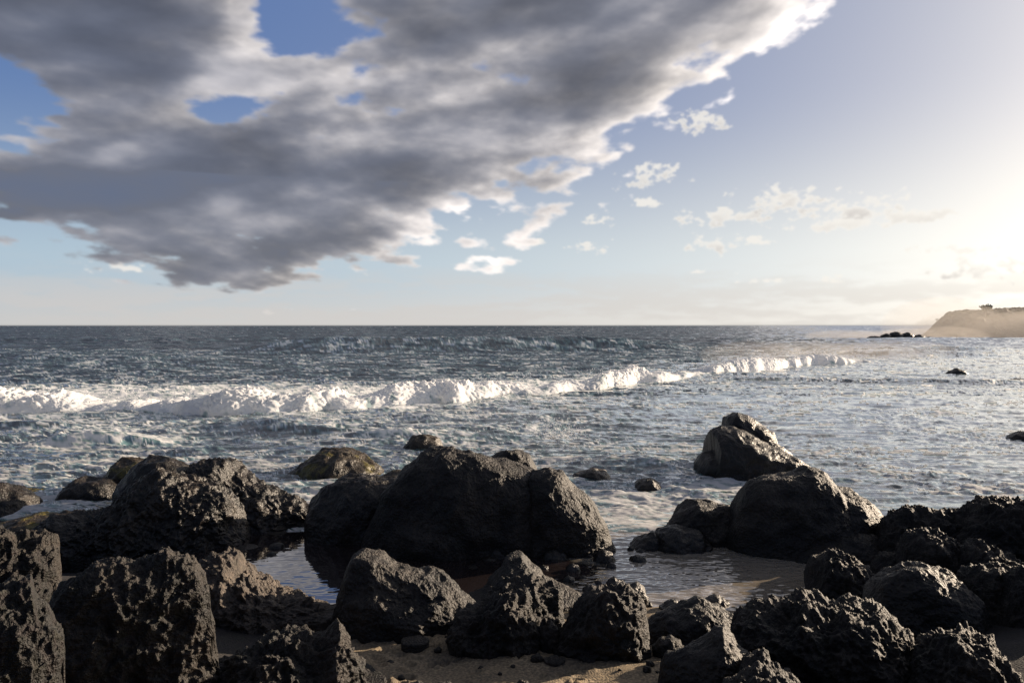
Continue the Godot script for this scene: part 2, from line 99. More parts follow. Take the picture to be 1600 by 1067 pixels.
	["outer_reef_rock", "hazy brown rock in the outer reef's row before the headland", "rocks of the outer reef", "wet", Vector3(95.44, 0.00, -211.03), 2.02, 2.3, 4, [-2.5, 0.14, -1.5, 0.94, 0.0, 1.14, 1.5, 0.84, 2.5, 0.14], -0.00],
	["outer_reef_rock", "hazy brown rock in the outer reef's row before the headland", "rocks of the outer reef", "wet", Vector3(98.30, 0.00, -210.69), 1.61, 2.3, 4, [-2.0, 0.14, -1.2, 1.48, 0.0, 1.82, 1.2, 1.32, 2.0, 0.14], -0.00],
	["outer_reef_rock", "hazy brown rock in the outer reef's row before the headland", "rocks of the outer reef", "wet", Vector3(101.09, 0.00, -210.92), 1.88, 2.3, 4, [-2.4, 0.14, -1.4, 1.88, 0.0, 2.32, 1.4, 1.67, 2.4, 0.14], -0.00],
	["outer_reef_rock", "hazy brown rock in the outer reef's row before the headland", "rocks of the outer reef", "wet", Vector3(103.89, 0.00, -210.81), 1.75, 2.3, 4, [-2.2, 0.14, -1.3, 1.75, -0.0, 2.15, 1.3, 1.55, 2.2, 0.14], -0.00],
	["outer_reef_rock", "hazy brown rock in the outer reef's row before the headland", "rocks of the outer reef", "wet", Vector3(106.86, 0.00, -210.69), 1.61, 2.3, 4, [-2.0, 0.14, -1.2, 1.35, 0.0, 1.65, 1.2, 1.20, 2.0, 0.14], -0.00],
	["outer_reef_rock", "hazy brown rock in the outer reef's row before the headland", "rocks of the outer reef", "wet", Vector3(109.83, 0.00, -210.92), 1.88, 2.3, 4, [-2.4, 0.14, -1.4, 0.81, 0.0, 0.98, 1.4, 0.73, 2.4, 0.14], -0.00],
]

# line along which the surf breaks: x, distance
const SURF := [-90.0, 33.0, -40.0, 34.5, -22.5, 35.4, -14.0, 35.0, -7.3, 36.7, -3.3, 41.0, 1.6, 45.0, 8.4, 53.0, 18.2, 65.0, 31.0, 80.0, 45.0, 92.0, 80.0, 118.0]

var n_fbm := FastNoiseLite.new()      # frequency 1, used with scaled coordinates
var n_ridge := FastNoiseLite.new()
var n_cell := FastNoiseLite.new()
var n_edge := FastNoiseLite.new()
var n_one := FastNoiseLite.new()
var n_cloud := FastNoiseLite.new()
var names := {}
var M := {}
var last_rock: Node3D


func _ready() -> void:
	make_noises()
	make_camera()
	make_sky()
	make_sun()
	make_materials()
	make_ground()
	make_hillside()
	make_sea()
	make_pool()
	make_breaker()
	make_headland()
	make_rocks()
	make_rubble()
	make_mist()
	make_spray()


func setup(n: FastNoiseLite, kind: int, fractal: int, octaves: int, s: int) -> void:
	n.noise_type = kind as FastNoiseLite.NoiseType
	n.fractal_type = fractal as FastNoiseLite.FractalType
	n.fractal_octaves = octaves
	n.frequency = 1.0
	n.seed = s


func make_noises() -> void:
	setup(n_fbm, FastNoiseLite.TYPE_SIMPLEX_SMOOTH, FastNoiseLite.FRACTAL_FBM, 3, 11)
	setup(n_ridge, FastNoiseLite.TYPE_SIMPLEX_SMOOTH, FastNoiseLite.FRACTAL_RIDGED, 3, 23)
	setup(n_cell, FastNoiseLite.TYPE_CELLULAR, FastNoiseLite.FRACTAL_NONE, 1, 37)
	n_cell.cellular_return_type = FastNoiseLite.RETURN_DISTANCE
	setup(n_edge, FastNoiseLite.TYPE_CELLULAR, FastNoiseLite.FRACTAL_NONE, 1, 41)
	n_edge.cellular_return_type = FastNoiseLite.RETURN_DISTANCE2_SUB
	setup(n_one, FastNoiseLite.TYPE_SIMPLEX_SMOOTH, FastNoiseLite.FRACTAL_NONE, 1, 53)
	setup(n_cloud, FastNoiseLite.TYPE_SIMPLEX_SMOOTH, FastNoiseLite.FRACTAL_FBM, 6, 67)


# ---------------------------------------------------------------- camera, sky, sun

func make_camera() -> void:
	var c := Camera3D.new()
	c.name = "camera"
	c.fov = 46.03
	c.near = 0.1
	c.far = 20000.0
	c.position = Vector3(0, 4, 0)
	c.rotation_degrees = Vector3(-1.16, 0, 0)
	add_child(c)
	c.current = true


func sun_dir() -> Vector3:
	var a := deg_to_rad(SUN_BEARING)
	var e := deg_to_rad(SUN_HEIGHT)
	return Vector3(sin(a) * cos(e), sin(e), -cos(a) * cos(e))


func make_sun() -> void:
	var l := DirectionalLight3D.new()
	l.name = "sun"
	l.light_energy = 1.6
	l.light_color = Color(1.0, 0.91, 0.80)
	l.light_angular_distance = 0.5
	l.shadow_enabled = true
	add_child(l)
	l.look_at_from_position(sun_dir() * 50.0, Vector3.ZERO)


# lower edge of the great cloud bank (degrees of height) by bearing
const BANK := [-180.0, 30.0, -110.0, 22.0, -60.0, 9.0, -33.0, 6.2, -28.5, 4.8, -24.0, 3.4, -11.0, 4.0, 0.0, 7.4, 8.6, 12.8, 12.6, 17.2, 21.0, 22.5, 27.0, 31.0, 45.0, 48.0, 90.0, 60.0, 180.0, 30.0]
# single fair weather clouds: bearing, height, half width, half height (degrees)
const PUFFS := [9.5, 10.2, 2.2, 0.9, 6.4, 7.4, 1.5, 0.55, 9.6, 8.6, 1.2, 0.4, 14.0, 5.6, 1.9, 0.8, 14.8, 7.3, 3.0, 0.8, 18.8, 8.0, 3.2, 1.2, 22.6, 7.4, 4.2, 1.3, 26.5, 6.8, 2.6, 0.7, 22.2, 6.6, 4.0, 0.6, 5.7, 5.5, 1.6, 0.6, 13.3, 13.7, 1.7, 0.9, 1.7, 5.9, 0.9, 0.3, 17.2, 5.6, 1.2, 0.45, 31.0, 3.2, 3.0, 0.9, 29.2, 4.7, 2.8, 0.3, 13.4, 3.7, 0.7, 0.25, 15.6, 3.5, 0.6, 0.2, 17.5, 3.0, 1.6, 0.22, -25.5, 3.6, 2.2, 0.45, 22.0, 2.9, 1.0, 0.3, 44.0, 6.0, 4.0, 1.2, 62.0, 8.0, 5.0, 1.3, -52.0, 4.5, 4.0, 0.8, 84.0, 6.0, 5.0, 1.2]


func table(t: Array, x: float) -> float:
	if x <= t[0]:
		return t[1]
	for i in range(2, t.size(), 2):
		if x < t[i]:
			var k: float = (x - t[i - 2]) / (t[i] - t[i - 2])
			return lerpf(t[i - 1], t[i + 1], k * k * (3.0 - 2.0 * k) * 0.5 + k * 0.5)
	return t[t.size() - 1]


func bank_density(d: Vector3, az: float, el: float, low: float) -> float:
	var k := 1.0 / (maxf(d.y, 0.0) + 0.26)
	var p := Vector3(d.x * k * 1.9 + d.z * k * 0.5, d.z * k * 1.3, d.y * 6.5 - d.x * 1.6)
	var big := n_cloud.get_noise_3dv(p * 0.55 + Vector3(3.1, 7.7, 0))
	var fine := n_cloud.get_noise_3dv(p * 3.0 + Vector3(11.0, 2.0, 5.0))
	var cover := clampf((el - low) / 4.2, -1.2, 1.0)
	# gaps of open sky
	var g1 := exp(-(pow((az + 33.0) / 5.5, 2.0) + pow((el - 12.5) / 3.6, 2.0)))
	var g2 := exp(-(pow((az + 14.5) / 4.2, 2.0) + pow((el - 20.0) / 3.2, 2.0)))
	var g3 := exp(-(pow((az + 20.0) / 3.0, 2.0) + pow((el - 14.5) / 2.0, 2.0)))
	var high := smoothstep(24.0, 60.0, el) * 0.12
	return cover * 0.62 + big * 0.8 + fine * 0.58 + 0.15 - 1.1 * g1 - 0.95 * g2 - 0.35 * g3 - high


func sky_color(d: Vector3) -> Color:
	var el := rad_to_deg(asin(clampf(d.y, -1.0, 1.0)))
	var az := rad_to_deg(atan2(d.x, -d.z))
	var away := rad_to_deg(acos(clampf(d.dot(sun_dir()), -1.0, 1.0)))
	el = maxf(el, 0.0)
	# clear air: pale at the horizon, deep blue above and away from the sun
	var up := 1.0 - exp(-el / 8.5)
	var c := Vector3(0.54, 0.54, 0.54).lerp(Vector3(0.36, 0.50, 0.62), smoothstep(0.0, 0.42, up)).lerp(Vector3(0.035, 0.13, 0.38), smoothstep(0.38, 0.96, up))
	var near := exp(-away / 34.0)
	c = c.lerp(Vector3(0.62, 0.61, 0.58).lerp(Vector3(0.36, 0.39, 0.48), smoothstep(4.0, 16.0, el)), clampf(near * 1.9, 0.0, 0.92))
	c += Vector3(5.0, 4.3, 3.3) * exp(-away / 8.6) + Vector3(1.75, 1.56, 1.28) * exp(-away / 23.0) * exp(-maxf(el - 4.0, 0.0) / 13.0)
	# thin veil low over the horizon
	var hz := n_cloud.get_noise_2d(az * 0.05, el * 0.55 + 9.0) * 0.5 + n_cloud.get_noise_2d(az * 0.3, el * 1.3) * 0.35
	var veil := smoothstep(-0.05, 0.35, hz + 0.18) * smoothstep(5.0, 1.2, el) 
	var warm := clampf(exp(-away / 30.0) * 1.5, 0.0, 1.0)
	c = c.lerp(Vector3(0.58, 0.56, 0.55).lerp(Vector3(0.95, 0.87, 0.76), warm), veil * 0.6)
	# small clouds
	var puff := 0.0
	var belly := 0.0
	var ragged := n_cloud.get_noise_2d(az * 0.42, el * 0.75 + 40.0)
	var ragged2 := n_cloud.get_noise_2d(az * 1.3 + 30.0, el * 1.9)
	for i in range(0, PUFFS.size(), 4):
		var dx: float = (az - PUFFS[i]) / PUFFS[i + 2]
		if absf(dx) < 1.7:
			var dy: float = (el - PUFFS[i + 1]) / PUFFS[i + 3]
			if absf(dy) < 2.4:
				var q := 1.0 - sqrt(dx * dx + dy * dy * (1.0 if dy > 0.0 else 1.9)) + ragged * 1.25 + ragged2 * 0.75
				if q > puff:
					puff = q
					belly = clampf(0.35 - dy * 0.6 + ragged * 0.8, 0.0, 1.0) * clampf(PUFFS[i + 3] - 0.4, 0.0, 0.6)
	var pa := smoothstep(0.12, 0.75, puff)
	if pa > 0.0:
		var lit := Vector3(0.86, 0.83, 0.78) + Vector3(0.5, 0.42, 0.3) * exp(-away / 20.0)
		c = c.lerp(lit.lerp(Vector3(0.42, 0.38, 0.37), belly * smoothstep(0.4, 1.0, puff)), pa * 0.85)
	# the great bank
	var low := table(BANK, az)
	if el > low - 6.0:
		var dens := bank_density(d, az, el, low)
		var a := smoothstep(0.02, 0.27, dens)
		if a > 0.0:
			var s := sun_dir()
			var d1 := (d + s * 0.035).normalized()
			var e1 := rad_to_deg(asin(d1.y))
			var z1 := rad_to_deg(atan2(d1.x, -d1.z))
			var t1 := maxf(bank_density(d1, z1, e1, table(BANK, z1)), 0.0)
			var d2 := (d + s * 0.11).normalized()
			var e2 := rad_to_deg(asin(d2.y))
			var z2 := rad_to_deg(atan2(d2.x, -d2.z))
			var t2 := maxf(bank_density(d2, z2, e2, table(BANK, z2)), 0.0)
			var relief := n_cloud.get_noise_3dv(Vector3(d.x * 5.0, d.y * 13.0, d.z * 5.0))
			var roll := n_fbm.get_noise_3dv(Vector3(d.x * 3.2 + 20.0, d.y * 9.0 - d.x * 2.2, d.z * 3.2))
			var thin := 1.0 - 0.62 * smoothstep(-0.2, 0.75, roll * 0.8 + relief * 0.9)
			var tau := (maxf(dens, 0.0) * 1.3 + t1 * 1.5 + t2 * 0.8) * thin
			var toward := exp(-away / 39.0)
			var light := exp(-tau * lerpf(1.9, 0.75, clampf(toward * 2.2, 0.0, 1.0)))
			var glow := 0.32 + 2.3 * exp(-away / 43.0)
			var dark := Vector3(0.105, 0.124, 0.178).lerp(Vector3(0.245, 0.24, 0.255), toward + 0.4 * exp(-el / 4.5))
			var k := dark * (1.0 + roll * 0.45 + relief * 0.5) + Vector3(1.25, 1.12, 0.98) * light * glow * (1.0 + relief * 0.35)
			c = c.lerp(k, a * 0.97)
	return Color(c.x, c.y, c.z)


func sky_rect(w: int, h: int, x0: int, y0: int, cols: int, rows: int) -> Image:
	var data := PackedFloat32Array()
	data.resize(cols * rows * 3)
	var at := 0
	for j in rows:
		var v := PI * (0.5 - (y0 + j + 0.5) / h)
		var cv := cos(v)
		var sv := sin(v)
		for i in cols:
			var u := TAU * (x0 + i + 0.5) / w
			var c := sky_color(Vector3(sin(u) * cv, maxf(sv, 0.0), -cos(u) * cv).normalized()) if v > -0.03 else Color(0.3, 0.3, 0.3)
			data[at] = c.r
			data[at + 1] = c.g
			data[at + 2] = c.b
			at += 3
	return Image.create_from_data(cols, rows, false, Image.FORMAT_RGBF, data.to_byte_array())


func make_sky() -> void:
	# whole sky at a coarse grain, then the same sky at a fine grain towards the sea
	var im := sky_rect(768, 384, 0, 0, 768, 384)
	im.resize(4096, 2048, Image.INTERPOLATE_CUBIC)
	var right := sky_rect(4096, 2048, 0, 716, 430, 312)
	var left := sky_rect(4096, 2048, 3666, 716, 430, 312)
	im.blit_rect(right, Rect2i(0, 0, 430, 312), Vector2i(0, 716))
	im.blit_rect(left, Rect2i(0, 0, 430, 312), Vector2i(3666, 716))
	var m := PanoramaSkyMaterial.new()
	m.panorama = ImageTexture.create_from_image(im)
	var sky := Sky.new()
	sky.sky_material = m
	var e := Environment.new()
	e.background_mode = Environment.BG_SKY
	e.sky = sky
	e.tonemap_mode = Environment.TONE_MAPPER_LINEAR
	e.tonemap_exposure = 2.35
	e.background_energy_multiplier = 0.435
	e.sdfgi_enabled = true
	e.ssao_enabled = true
	e.ssil_enabled = true
	e.volumetric_fog_enabled = true
	e.volumetric_fog_density = 0.0
	var w := WorldEnvironment.new()
	w.name = "world_environment"
	w.environment = e
	add_child(w)


# ---------------------------------------------------------------- materials

func noise_tex(size: int, freq: float, kind: int, fractal: int, octaves: int, s: int, lo: Color, hi: Color, a := 0.0, b := 1.0) -> NoiseTexture2D:
	var n := FastNoiseLite.new()
	setup(n, kind, fractal, octaves, s)
	n.frequency = freq
	var t := NoiseTexture2D.new()
	t.width = size
	t.height = size
	t.seamless = true
	t.noise = n
	var g := Gradient.new()
	g.offsets = PackedFloat32Array([a, b])
	g.colors = PackedColorArray([lo, hi])
	t.color_ramp = g
	return t


func make_materials() -> void:
	var grain := noise_tex(1024, 0.012, FastNoiseLite.TYPE_SIMPLEX_SMOOTH, FastNoiseLite.FRACTAL_FBM, 6, 5, Color(0.62, 0.62, 0.62), Color(1, 0.98, 0.95), 0.25, 0.75)
	var pits := noise_tex(1024, 0.035, FastNoiseLite.TYPE_CELLULAR, FastNoiseLite.FRACTAL_FBM, 4, 8, Color(0, 0, 0), Color(1, 1, 1))
	var lumps := noise_tex(1024, 0.02, FastNoiseLite.TYPE_SIMPLEX_SMOOTH, FastNoiseLite.FRACTAL_FBM, 6, 9, Color(0, 0, 0), Color(1, 1, 1))
	for k in [["lava", 0.68, pits, 3.4, 1.0], ["wet", 0.46, lumps, 2.4, 0.9], ["smooth", 0.62, lumps, 3.2, 1.0]]:
		var m := StandardMaterial3D.new()
		m.resource_name = k[0] + "_rock"
		m.vertex_color_use_as_albedo = true
		m.albedo_texture = grain
		m.roughness = k[1]
		m.metallic_specular = 0.42
		m.uv1_triplanar = true
		m.uv1_world_triplanar = true
		m.uv1_scale = Vector3.ONE * k[4]
		m.heightmap_enabled = true
		m.heightmap_texture = k[2]
		m.heightmap_scale = k[3]
		M[k[0]] = m
	var sand := StandardMaterial3D.new()
	sand.resource_name = "sand"
	sand.vertex_color_use_as_albedo = true
	sand.albedo_texture = grain
	sand.roughness = 0.85
	sand.uv1_triplanar = true
	sand.uv1_world_triplanar = true
	sand.uv1_scale = Vector3.ONE * 1.7
	sand.heightmap_enabled = true
	sand.heightmap_texture = lumps
	sand.heightmap_scale = 0.8
	M.sand = sand
	var water := StandardMaterial3D.new()
	water.resource_name = "sea_water"
	water.vertex_color_use_as_albedo = true
	water.roughness = 0.2
	water.metallic_specular = 0.6
	water.clearcoat_enabled = true
	water.clearcoat = 1.0
	water.clearcoat_roughness = 0.16
	M.water = water
	var foam := StandardMaterial3D.new()
	foam.resource_name = "foam"
	foam.vertex_color_use_as_albedo = true
	foam.roughness = 0.75
	foam.metallic_specular = 0.3
	foam.backlight_enabled = true
	foam.backlight = Color(1.0, 1.0, 1.0)
	M.foam = foam
	var pool := StandardMaterial3D.new()
	pool.resource_name = "pool_water"
	pool.vertex_color_use_as_albedo = true
	pool.roughness = 0.03
	pool.metallic_specular = 0.7
	pool.clearcoat_enabled = true
	pool.clearcoat = 0.6
	pool.clearcoat_roughness = 0.03
	M.pool = pool
	var leaf := StandardMaterial3D.new()
	leaf.resource_name = "leaf"
	leaf.albedo_color = Color(0.06, 0.075, 0.04).linear_to_srgb()
	leaf.roughness = 0.7
	leaf.cull_mode = BaseMaterial3D.CULL_DISABLED
	M.leaf = leaf
	var bark := StandardMaterial3D.new()
	bark.resource_name = "bark"
	bark.albedo_color = Color(0.06, 0.045, 0.035).linear_to_srgb()
	bark.roughness = 0.85
	M.bark = bark


# ---------------------------------------------------------------- building helpers

func numbered(called: String) -> String:
	var n: int = names.get(called, 0)
	names[called] = n + 1
	return called if n == 0 else "%s_%03d" % [called, n]


func put(mesh: Mesh, called: String, material: Material, parent: Node = self) -> MeshInstance3D:
	var o := MeshInstance3D.new()
	o.name = numbered(called) if parent == self else called
	o.mesh = mesh
	if material:
		o.material_override = material
	parent.add_child(o, true)
	return o


func tag(o: Node, label: String, category: String, group := "", kind := "") -> void:
	o.set_meta("label", label)
	o.set_meta("category", category)
	if group:
		o.set_meta("group", group)
	if kind:
		o.set_meta("kind", kind)


func grid_normals(v: PackedVector3Array, cols: int, rows: int, flip := false) -> PackedVector3Array:
	var out := PackedVector3Array()
	out.resize(v.size())
	for j in rows:
		var up := maxi(j - 1, 0) * cols
		var dn := mini(j + 1, rows - 1) * cols
		for i in cols:
			var a := v[j * cols + mini(i + 1, cols - 1)] - v[j * cols + maxi(i - 1, 0)]
			var b := v[dn + i] - v[up + i]
			var n := b.cross(a)
			out[j * cols + i] = (-n if flip else n).normalized()
	return out


func grid_index(cols: int, rows: int, flip := false) -> PackedInt32Array:
	var ix := PackedInt32Array()
	ix.resize((cols - 1) * (rows - 1) * 6)
	var at := 0
	for j in rows - 1:
		for i in cols - 1:
			var a := j * cols + i
			var b := a + cols
			ix[at] = a
			ix[at + 1] = b if flip else a + 1
			ix[at + 2] = a + 1 if flip else b
			ix[at + 3] = a + 1
			ix[at + 4] = b if flip else b + 1
			ix[at + 5] = b + 1 if flip else b
			at += 6
	return ix


func commit(v: PackedVector3Array, n: PackedVector3Array, c: PackedColorArray, ix: PackedInt32Array, m: ArrayMesh = null) -> ArrayMesh:
	var a := []
	a.resize(Mesh.ARRAY_MAX)
	a[Mesh.ARRAY_VERTEX] = v
	a[Mesh.ARRAY_NORMAL] = n
	if c.size():
		a[Mesh.ARRAY_COLOR] = c
	a[Mesh.ARRAY_INDEX] = ix
	if m == null:
		m = ArrayMesh.new()
	m.add_surface_from_arrays(Mesh.PRIMITIVE_TRIANGLES, a)
	return m


# ---------------------------------------------------------------- ground

func ground_height(x: float, z: float) -> float:
	var far := -z
	var h := 0.56 - (far - 7.0) * 0.125
	h = minf(h, 0.62 + 0.05 * maxf(-far, 0.0))
	if far > 11.5:
		h = lerpf(h, -0.45, smoothstep(11.5, 13.0, far))
	h -= smoothstep(16.0, 22.0, far) * 1.5
	# lava shore on both sides stands higher than the sand
	h += smoothstep(-2.6, -4.6, x) * 0.35 * smoothstep(15.5, 12.0, far)
	h += smoothstep(4.3, 6.0, x) * 0.3 * smoothstep(15.0, 12.0, far)
	h += n_fbm.get_noise_2d(x * 0.5, z * 0.5) * 0.07 + n_one.get_noise_2d(x * 2.2, z * 2.2) * 0.012
	return h


func make_hillside() -> void:
	# wooded bank behind the beach, which keeps the low sky off the landward faces of the rocks
	var cols := 90
	var rows := 40
	var v := PackedVector3Array()
	var c := PackedColorArray()
	for j in rows:
		for i in cols:
			var x := -110.0 + 220.0 * i / (cols - 1.0)
			var t := j / (rows - 1.0)
			var z := 5.0 + 45.0 * t
			var y := 0.3 + 17.0 * smoothstep(0.0, 0.8, t) + n_fbm.get_noise_2d(x * 0.12, z * 0.12) * 2.0 * smoothstep(0.0, 0.2, t)
			v.append(Vector3(x, y, z))
			var k := 1.0 + 0.5 * n_fbm.get_noise_2d(x * 0.3, z * 0.3)
			c.append(Color(0.05 * k, 0.055 * k, 0.03 * k))
	var o := put(commit(v, grid_normals(v, cols, rows), c, grid_index(cols, rows)), "hillside", M.smooth)
	o.set_meta("kind", "structure")
	o.set_meta("label", "dark overgrown bank behind the beach")


func make_ground() -> void:
	var rng := RandomNumberGenerator.new()
	rng.seed = 4
	var prints := []
	for k in 150:
		prints.append([rng.randf_range(-2.2, 0.9), -rng.randf_range(7.4, 10.6), rng.randf_range(0.07, 0.16), rng.randf_range(0.02, 0.055), rng.randf_range(0, PI)])
	for k in 10:
		prints.append([rng.randf_range(0.4, 2.4), -rng.randf_range(7.2, 8.6), rng.randf_range(0.04, 0.08), rng.randf_range(0.012, 0.03), rng.randf_range(0, PI)])
	var cols := 330
	var rows := 260
	var v := PackedVector3Array()
	var c := PackedColorArray()
	v.resize(cols * rows)
	c.resize(cols * rows)
	for j in rows:
		for i in cols:
			var s := i / (cols - 1.0) * 2.0 - 1.0
			var t := j / (rows - 1.0)
			var x := s * 5.0 + 60.0 * pow(absf(s), 9.0) * signf(s)
			var z := -12.5 + 7.0 * t + 60.0 * pow(t, 14.0) - 14.0 * pow(1.0 - t, 10.0)
			var y := ground_height(x, z)
			if absf(x) < 4.0 and z < -6.0 and z > -11.5:
				for p in prints:
					var dx: float = x - p[0]
					var dz: float = z - p[1]
					if absf(dx) < 0.5 and absf(dz) < 0.5:
						var ca := cos(p[4])
						var sa := sin(p[4])
						var q: float = sqrt(pow(dx * ca + dz * sa, 2.0) + pow((dz * ca - dx * sa) * 1.8, 2.0)) / p[2]
						if q < 2.0:
							y += p[3] * (-(1.0 - smoothstep(0.5, 1.05, q)) + 0.45 * exp(-pow((q - 1.2) / 0.28, 2.0)))
			v[j * cols + i] = Vector3(x, y, z)
			var k := 0.85 + 0.3 * n_fbm.get_noise_2d(x * 1.1, z * 1.1)
			var dark := smoothstep(0.1, 0.45, n_fbm.get_noise_2d(x * 0.8 + 40.0, z * 0.8) + 0.05) * 0.5
			var col := Vector3(0.30, 0.235, 0.15).lerp(Vector3(0.11, 0.09, 0.07), dark) * k
			var rubble := maxf(smoothstep(-2.3, -3.0, x + n_fbm.get_noise_2d(x, z) * 0.8), smoothstep(2.7, 3.4, x + n_fbm.get_noise_2d(x, z) * 0.8))
			col = col.lerp(Vector3(0.034, 0.030, 0.027) * k, rubble)
			c[j * cols + i] = Color(col.x, col.y, col.z)
	var o := put(commit(v, grid_normals(v, cols, rows), c, grid_index(cols, rows)), "sand", M.sand)
	o.set_meta("kind", "structure")
	o.set_meta("label", "trodden brown beach sand between the lava boulders")


# ---------------------------------------------------------------- sea

func surf_at(x: float) -> float:
	return table(SURF, x)


func bump(t: float, w: float) -> float:
	return exp(-(t / w) * (t / w))


func sea_height(x: float, far: float) -> float:
	var out := smoothstep(-4.0, 16.0, far - surf_at(x))
	var left := smoothstep(8.0, -6.0, x - (far - 18.0) * 0.25) * (1.0 - out)
	var wx := x + n_one.get_noise_2d(x * 0.11, far * 0.11) * 2.0
	# short steep chop, longest far out
	var calm := 1.0 / (1.0 + maxf(far - 90.0, 0.0) / 900.0)
	var h := n_ridge.get_noise_2d(wx * 0.06, far * 0.14) * lerpf(lerpf(0.08, 0.2, left), 0.30, out)
	h += n_ridge.get_noise_2d(wx * 0.26 + 5.0, far * 0.66) * lerpf(lerpf(0.06, 0.10, left), 0.065 * calm, out)
	h += n_fbm.get_noise_2d(wx * 0.9, far * 2.3) * lerpf(lerpf(0.045, 0.05, left), 0.03 * calm, out)
	if far < 60.0:
		h += n_fbm.get_noise_2d(wx * 3.4, far * 5.6) * 0.016
	# swells standing up outside the surf
	var wob := n_one.get_noise_2d(x * 0.03, 3.0) * 4.0
	h += 2.3 * bump(far - (122.0 + x * 0.28 + wob), 5.0 if far < 122.0 + x * 0.28 + wob else 11.0) * smoothstep(-46.0, -26.0, x) * smoothstep(38.0, 10.0, x)
	h += 0.8 * bump(far - (88.0 + x * 0.15 + wob), 6.0) * smoothstep(-20.0, -44.0, x)
	h += 1.0 * bump(far - (190.0 + wob * 2.0), 14.0)
	# waves over the reef towards the headland
	var wr := n_one.get_noise_2d(x * 0.06, 8.0) * 3.0
	h += 0.9 * bump(far - (104.0 + wr - (x - 48.0) * 0.25), 2.6) * bump(x - 50.0, 10.0)
	h += 0.8 * bump(far - (125.0 + wr), 3.0) * bump(x - 66.0, 14.0)
	h += 0.5 * bump(far - (112.0 + wr), 2.5) * bump(x - 84.0, 12.0)
	h += 0.28 * bump(far - (57.0 - (x - 22.0) * 0.16 + wr * 0.35), 0.8 if far < 57.0 else 2.2) * smoothstep(12.0, 19.0, x)
	h += 0.3 * bump(far - (62.0 + wr), 1.3) * bump(x - 17.0, 7.0)
	# small waves peaking inside the surf
	h += 0.5 * bump(far - (26.3 + (x + 13.0) * 0.22 + wob * 0.08), 0.6 if far < 26.3 else 1.5) * bump(x + 13.4, 1.9)
	h += 0.35 * bump(far - (29.5 - (x + 9.0) * 0.3), 0.7) * bump(x + 8.5, 3.0)
	h += 0.3 * bump(far - (28.0 + (x - 0.0) * 0.1), 0.7) * bump(x + 3.5, 3.0)
	h += 0.3 * bump(far - 31.5, 0.6) * bump(x + 19.0, 2.0)
	h += 0.28 * bump(far - (23.0 - x * 0.12), 0.8) * bump(x - 4.0, 3.0)
	# calm at the shore, and under the pools
	return h * smoothstep(13.0, 19.0, far) + 0.02 - 0.3 * smoothstep(15.6, 14.6, far)


func lace(x: float, y: float) -> float:
	# net of foam threads: bright where two cells meet
	var wx := x + n_fbm.get_noise_2d(x * 0.45, y * 0.6) * 2.2
	var wy := y + n_fbm.get_noise_2d(x * 0.45 + 31.0, y * 0.6) * 1.6
	var e := n_edge.get_noise_2d(wx * 0.42, wy * 0.62) + 1.0
	var long := 1.0 - absf(n_one.get_noise_2d(wx * 0.32, wy * 0.75)) * 6.5
	var short := 1.0 - absf(n_one.get_noise_2d(wx * 0.85 + 17.0, wy * 1.7)) * 5.0
	return maxf(maxf(1.0 - e * 5.0, long), short * 0.8)


func sea_foam(x: float, far: float) -> float:
	var t := far - surf_at(x)
	var f := -0.4
	var patch := n_fbm.get_noise_2d(x * 0.16, far * 0.26)
	if far < 130.0:
		var net := maxf(lace(x, far), -0.6)
		var streak := n_fbm.get_noise_2d(x * 0.3, far * 1.7)
		# trail behind the breaker, broad on the left
		var long := lerpf(26.0, 9.0, smoothstep(-14.0, 20.0, x))
		var trail := smoothstep(-0.5, 1.0, t) * smoothstep(long, long * 0.3, t) * smoothstep(44.0, 30.0, x)
		f = maxf(f, trail * 1.35 - 0.55 + net * 0.4 + streak * 0.75)
		# churned water inside the surf on the left
		var churn := smoothstep(9.0, -3.0, x - (far - 20.0) * 0.12) * smoothstep(1.0, -1.0, t)
		f = maxf(f, net * 0.8 + patch * 0.85 + streak * 0.5 - 0.22 - (1.0 - churn) * 0.5)
		f = maxf(f, churn * smoothstep(-7.0, 0.0, t) * 0.5 - 0.45 + streak * 0.6 + net * 0.3)
		# foam driven through the gaps between the boulders
		var gap := bump(x - 3.3, 2.0) * bump(far - 17.3, 2.8)
		gap += bump(x + 5.4, 1.6) * bump(far - 17.8, 1.9) + bump(x + 11.3, 2.4) * bump(far - 17.2, 1.4) + bump(x - 5.6, 1.2) * bump(far - 20.0, 1.2)
		f = maxf(f, gap * 1.25 - 0.45 + net * 0.5 + streak * 0.6)
		# loose threads on the open side
		f = maxf(f, net * 0.6 + patch * 0.9 + streak * 0.6 - 0.42)
		# crests
		f = maxf(f, bump(far - (26.7 + (x + 13.0) * 0.22), 0.35) * bump(x + 12.6, 1.5) * 1.0 - 0.35 + net * 0.3 + streak * 0.3)
	if far > 60.0:
		var cap := n_fbm.get_noise_2d(x * 0.16, far * 0.22) + n_one.get_noise_2d(x * 0.9, far * 0.5) * 0.45
		f = maxf(f, (cap - 0.72) * 5.0)
		f = maxf(f, 1.2 * bump(far - (124.0 + x * 0.28), 2.2) * bump(x + 20.0, 9.0) - 0.85 + n_one.get_noise_2d(x * 0.8, far) * 0.7)
		# broken water round the outer reef and the headland's foot
		f = maxf(f, 1.1 * bump(far - 222.0, 16.0) * smoothstep(85.0, 100.0, x) - 0.3 + patch * 0.5)
		f = maxf(f, 0.9 * bump(far - 128.0, 4.0) * bump(x - 68.0, 9.0) - 0.3 + patch * 0.6)
	return f


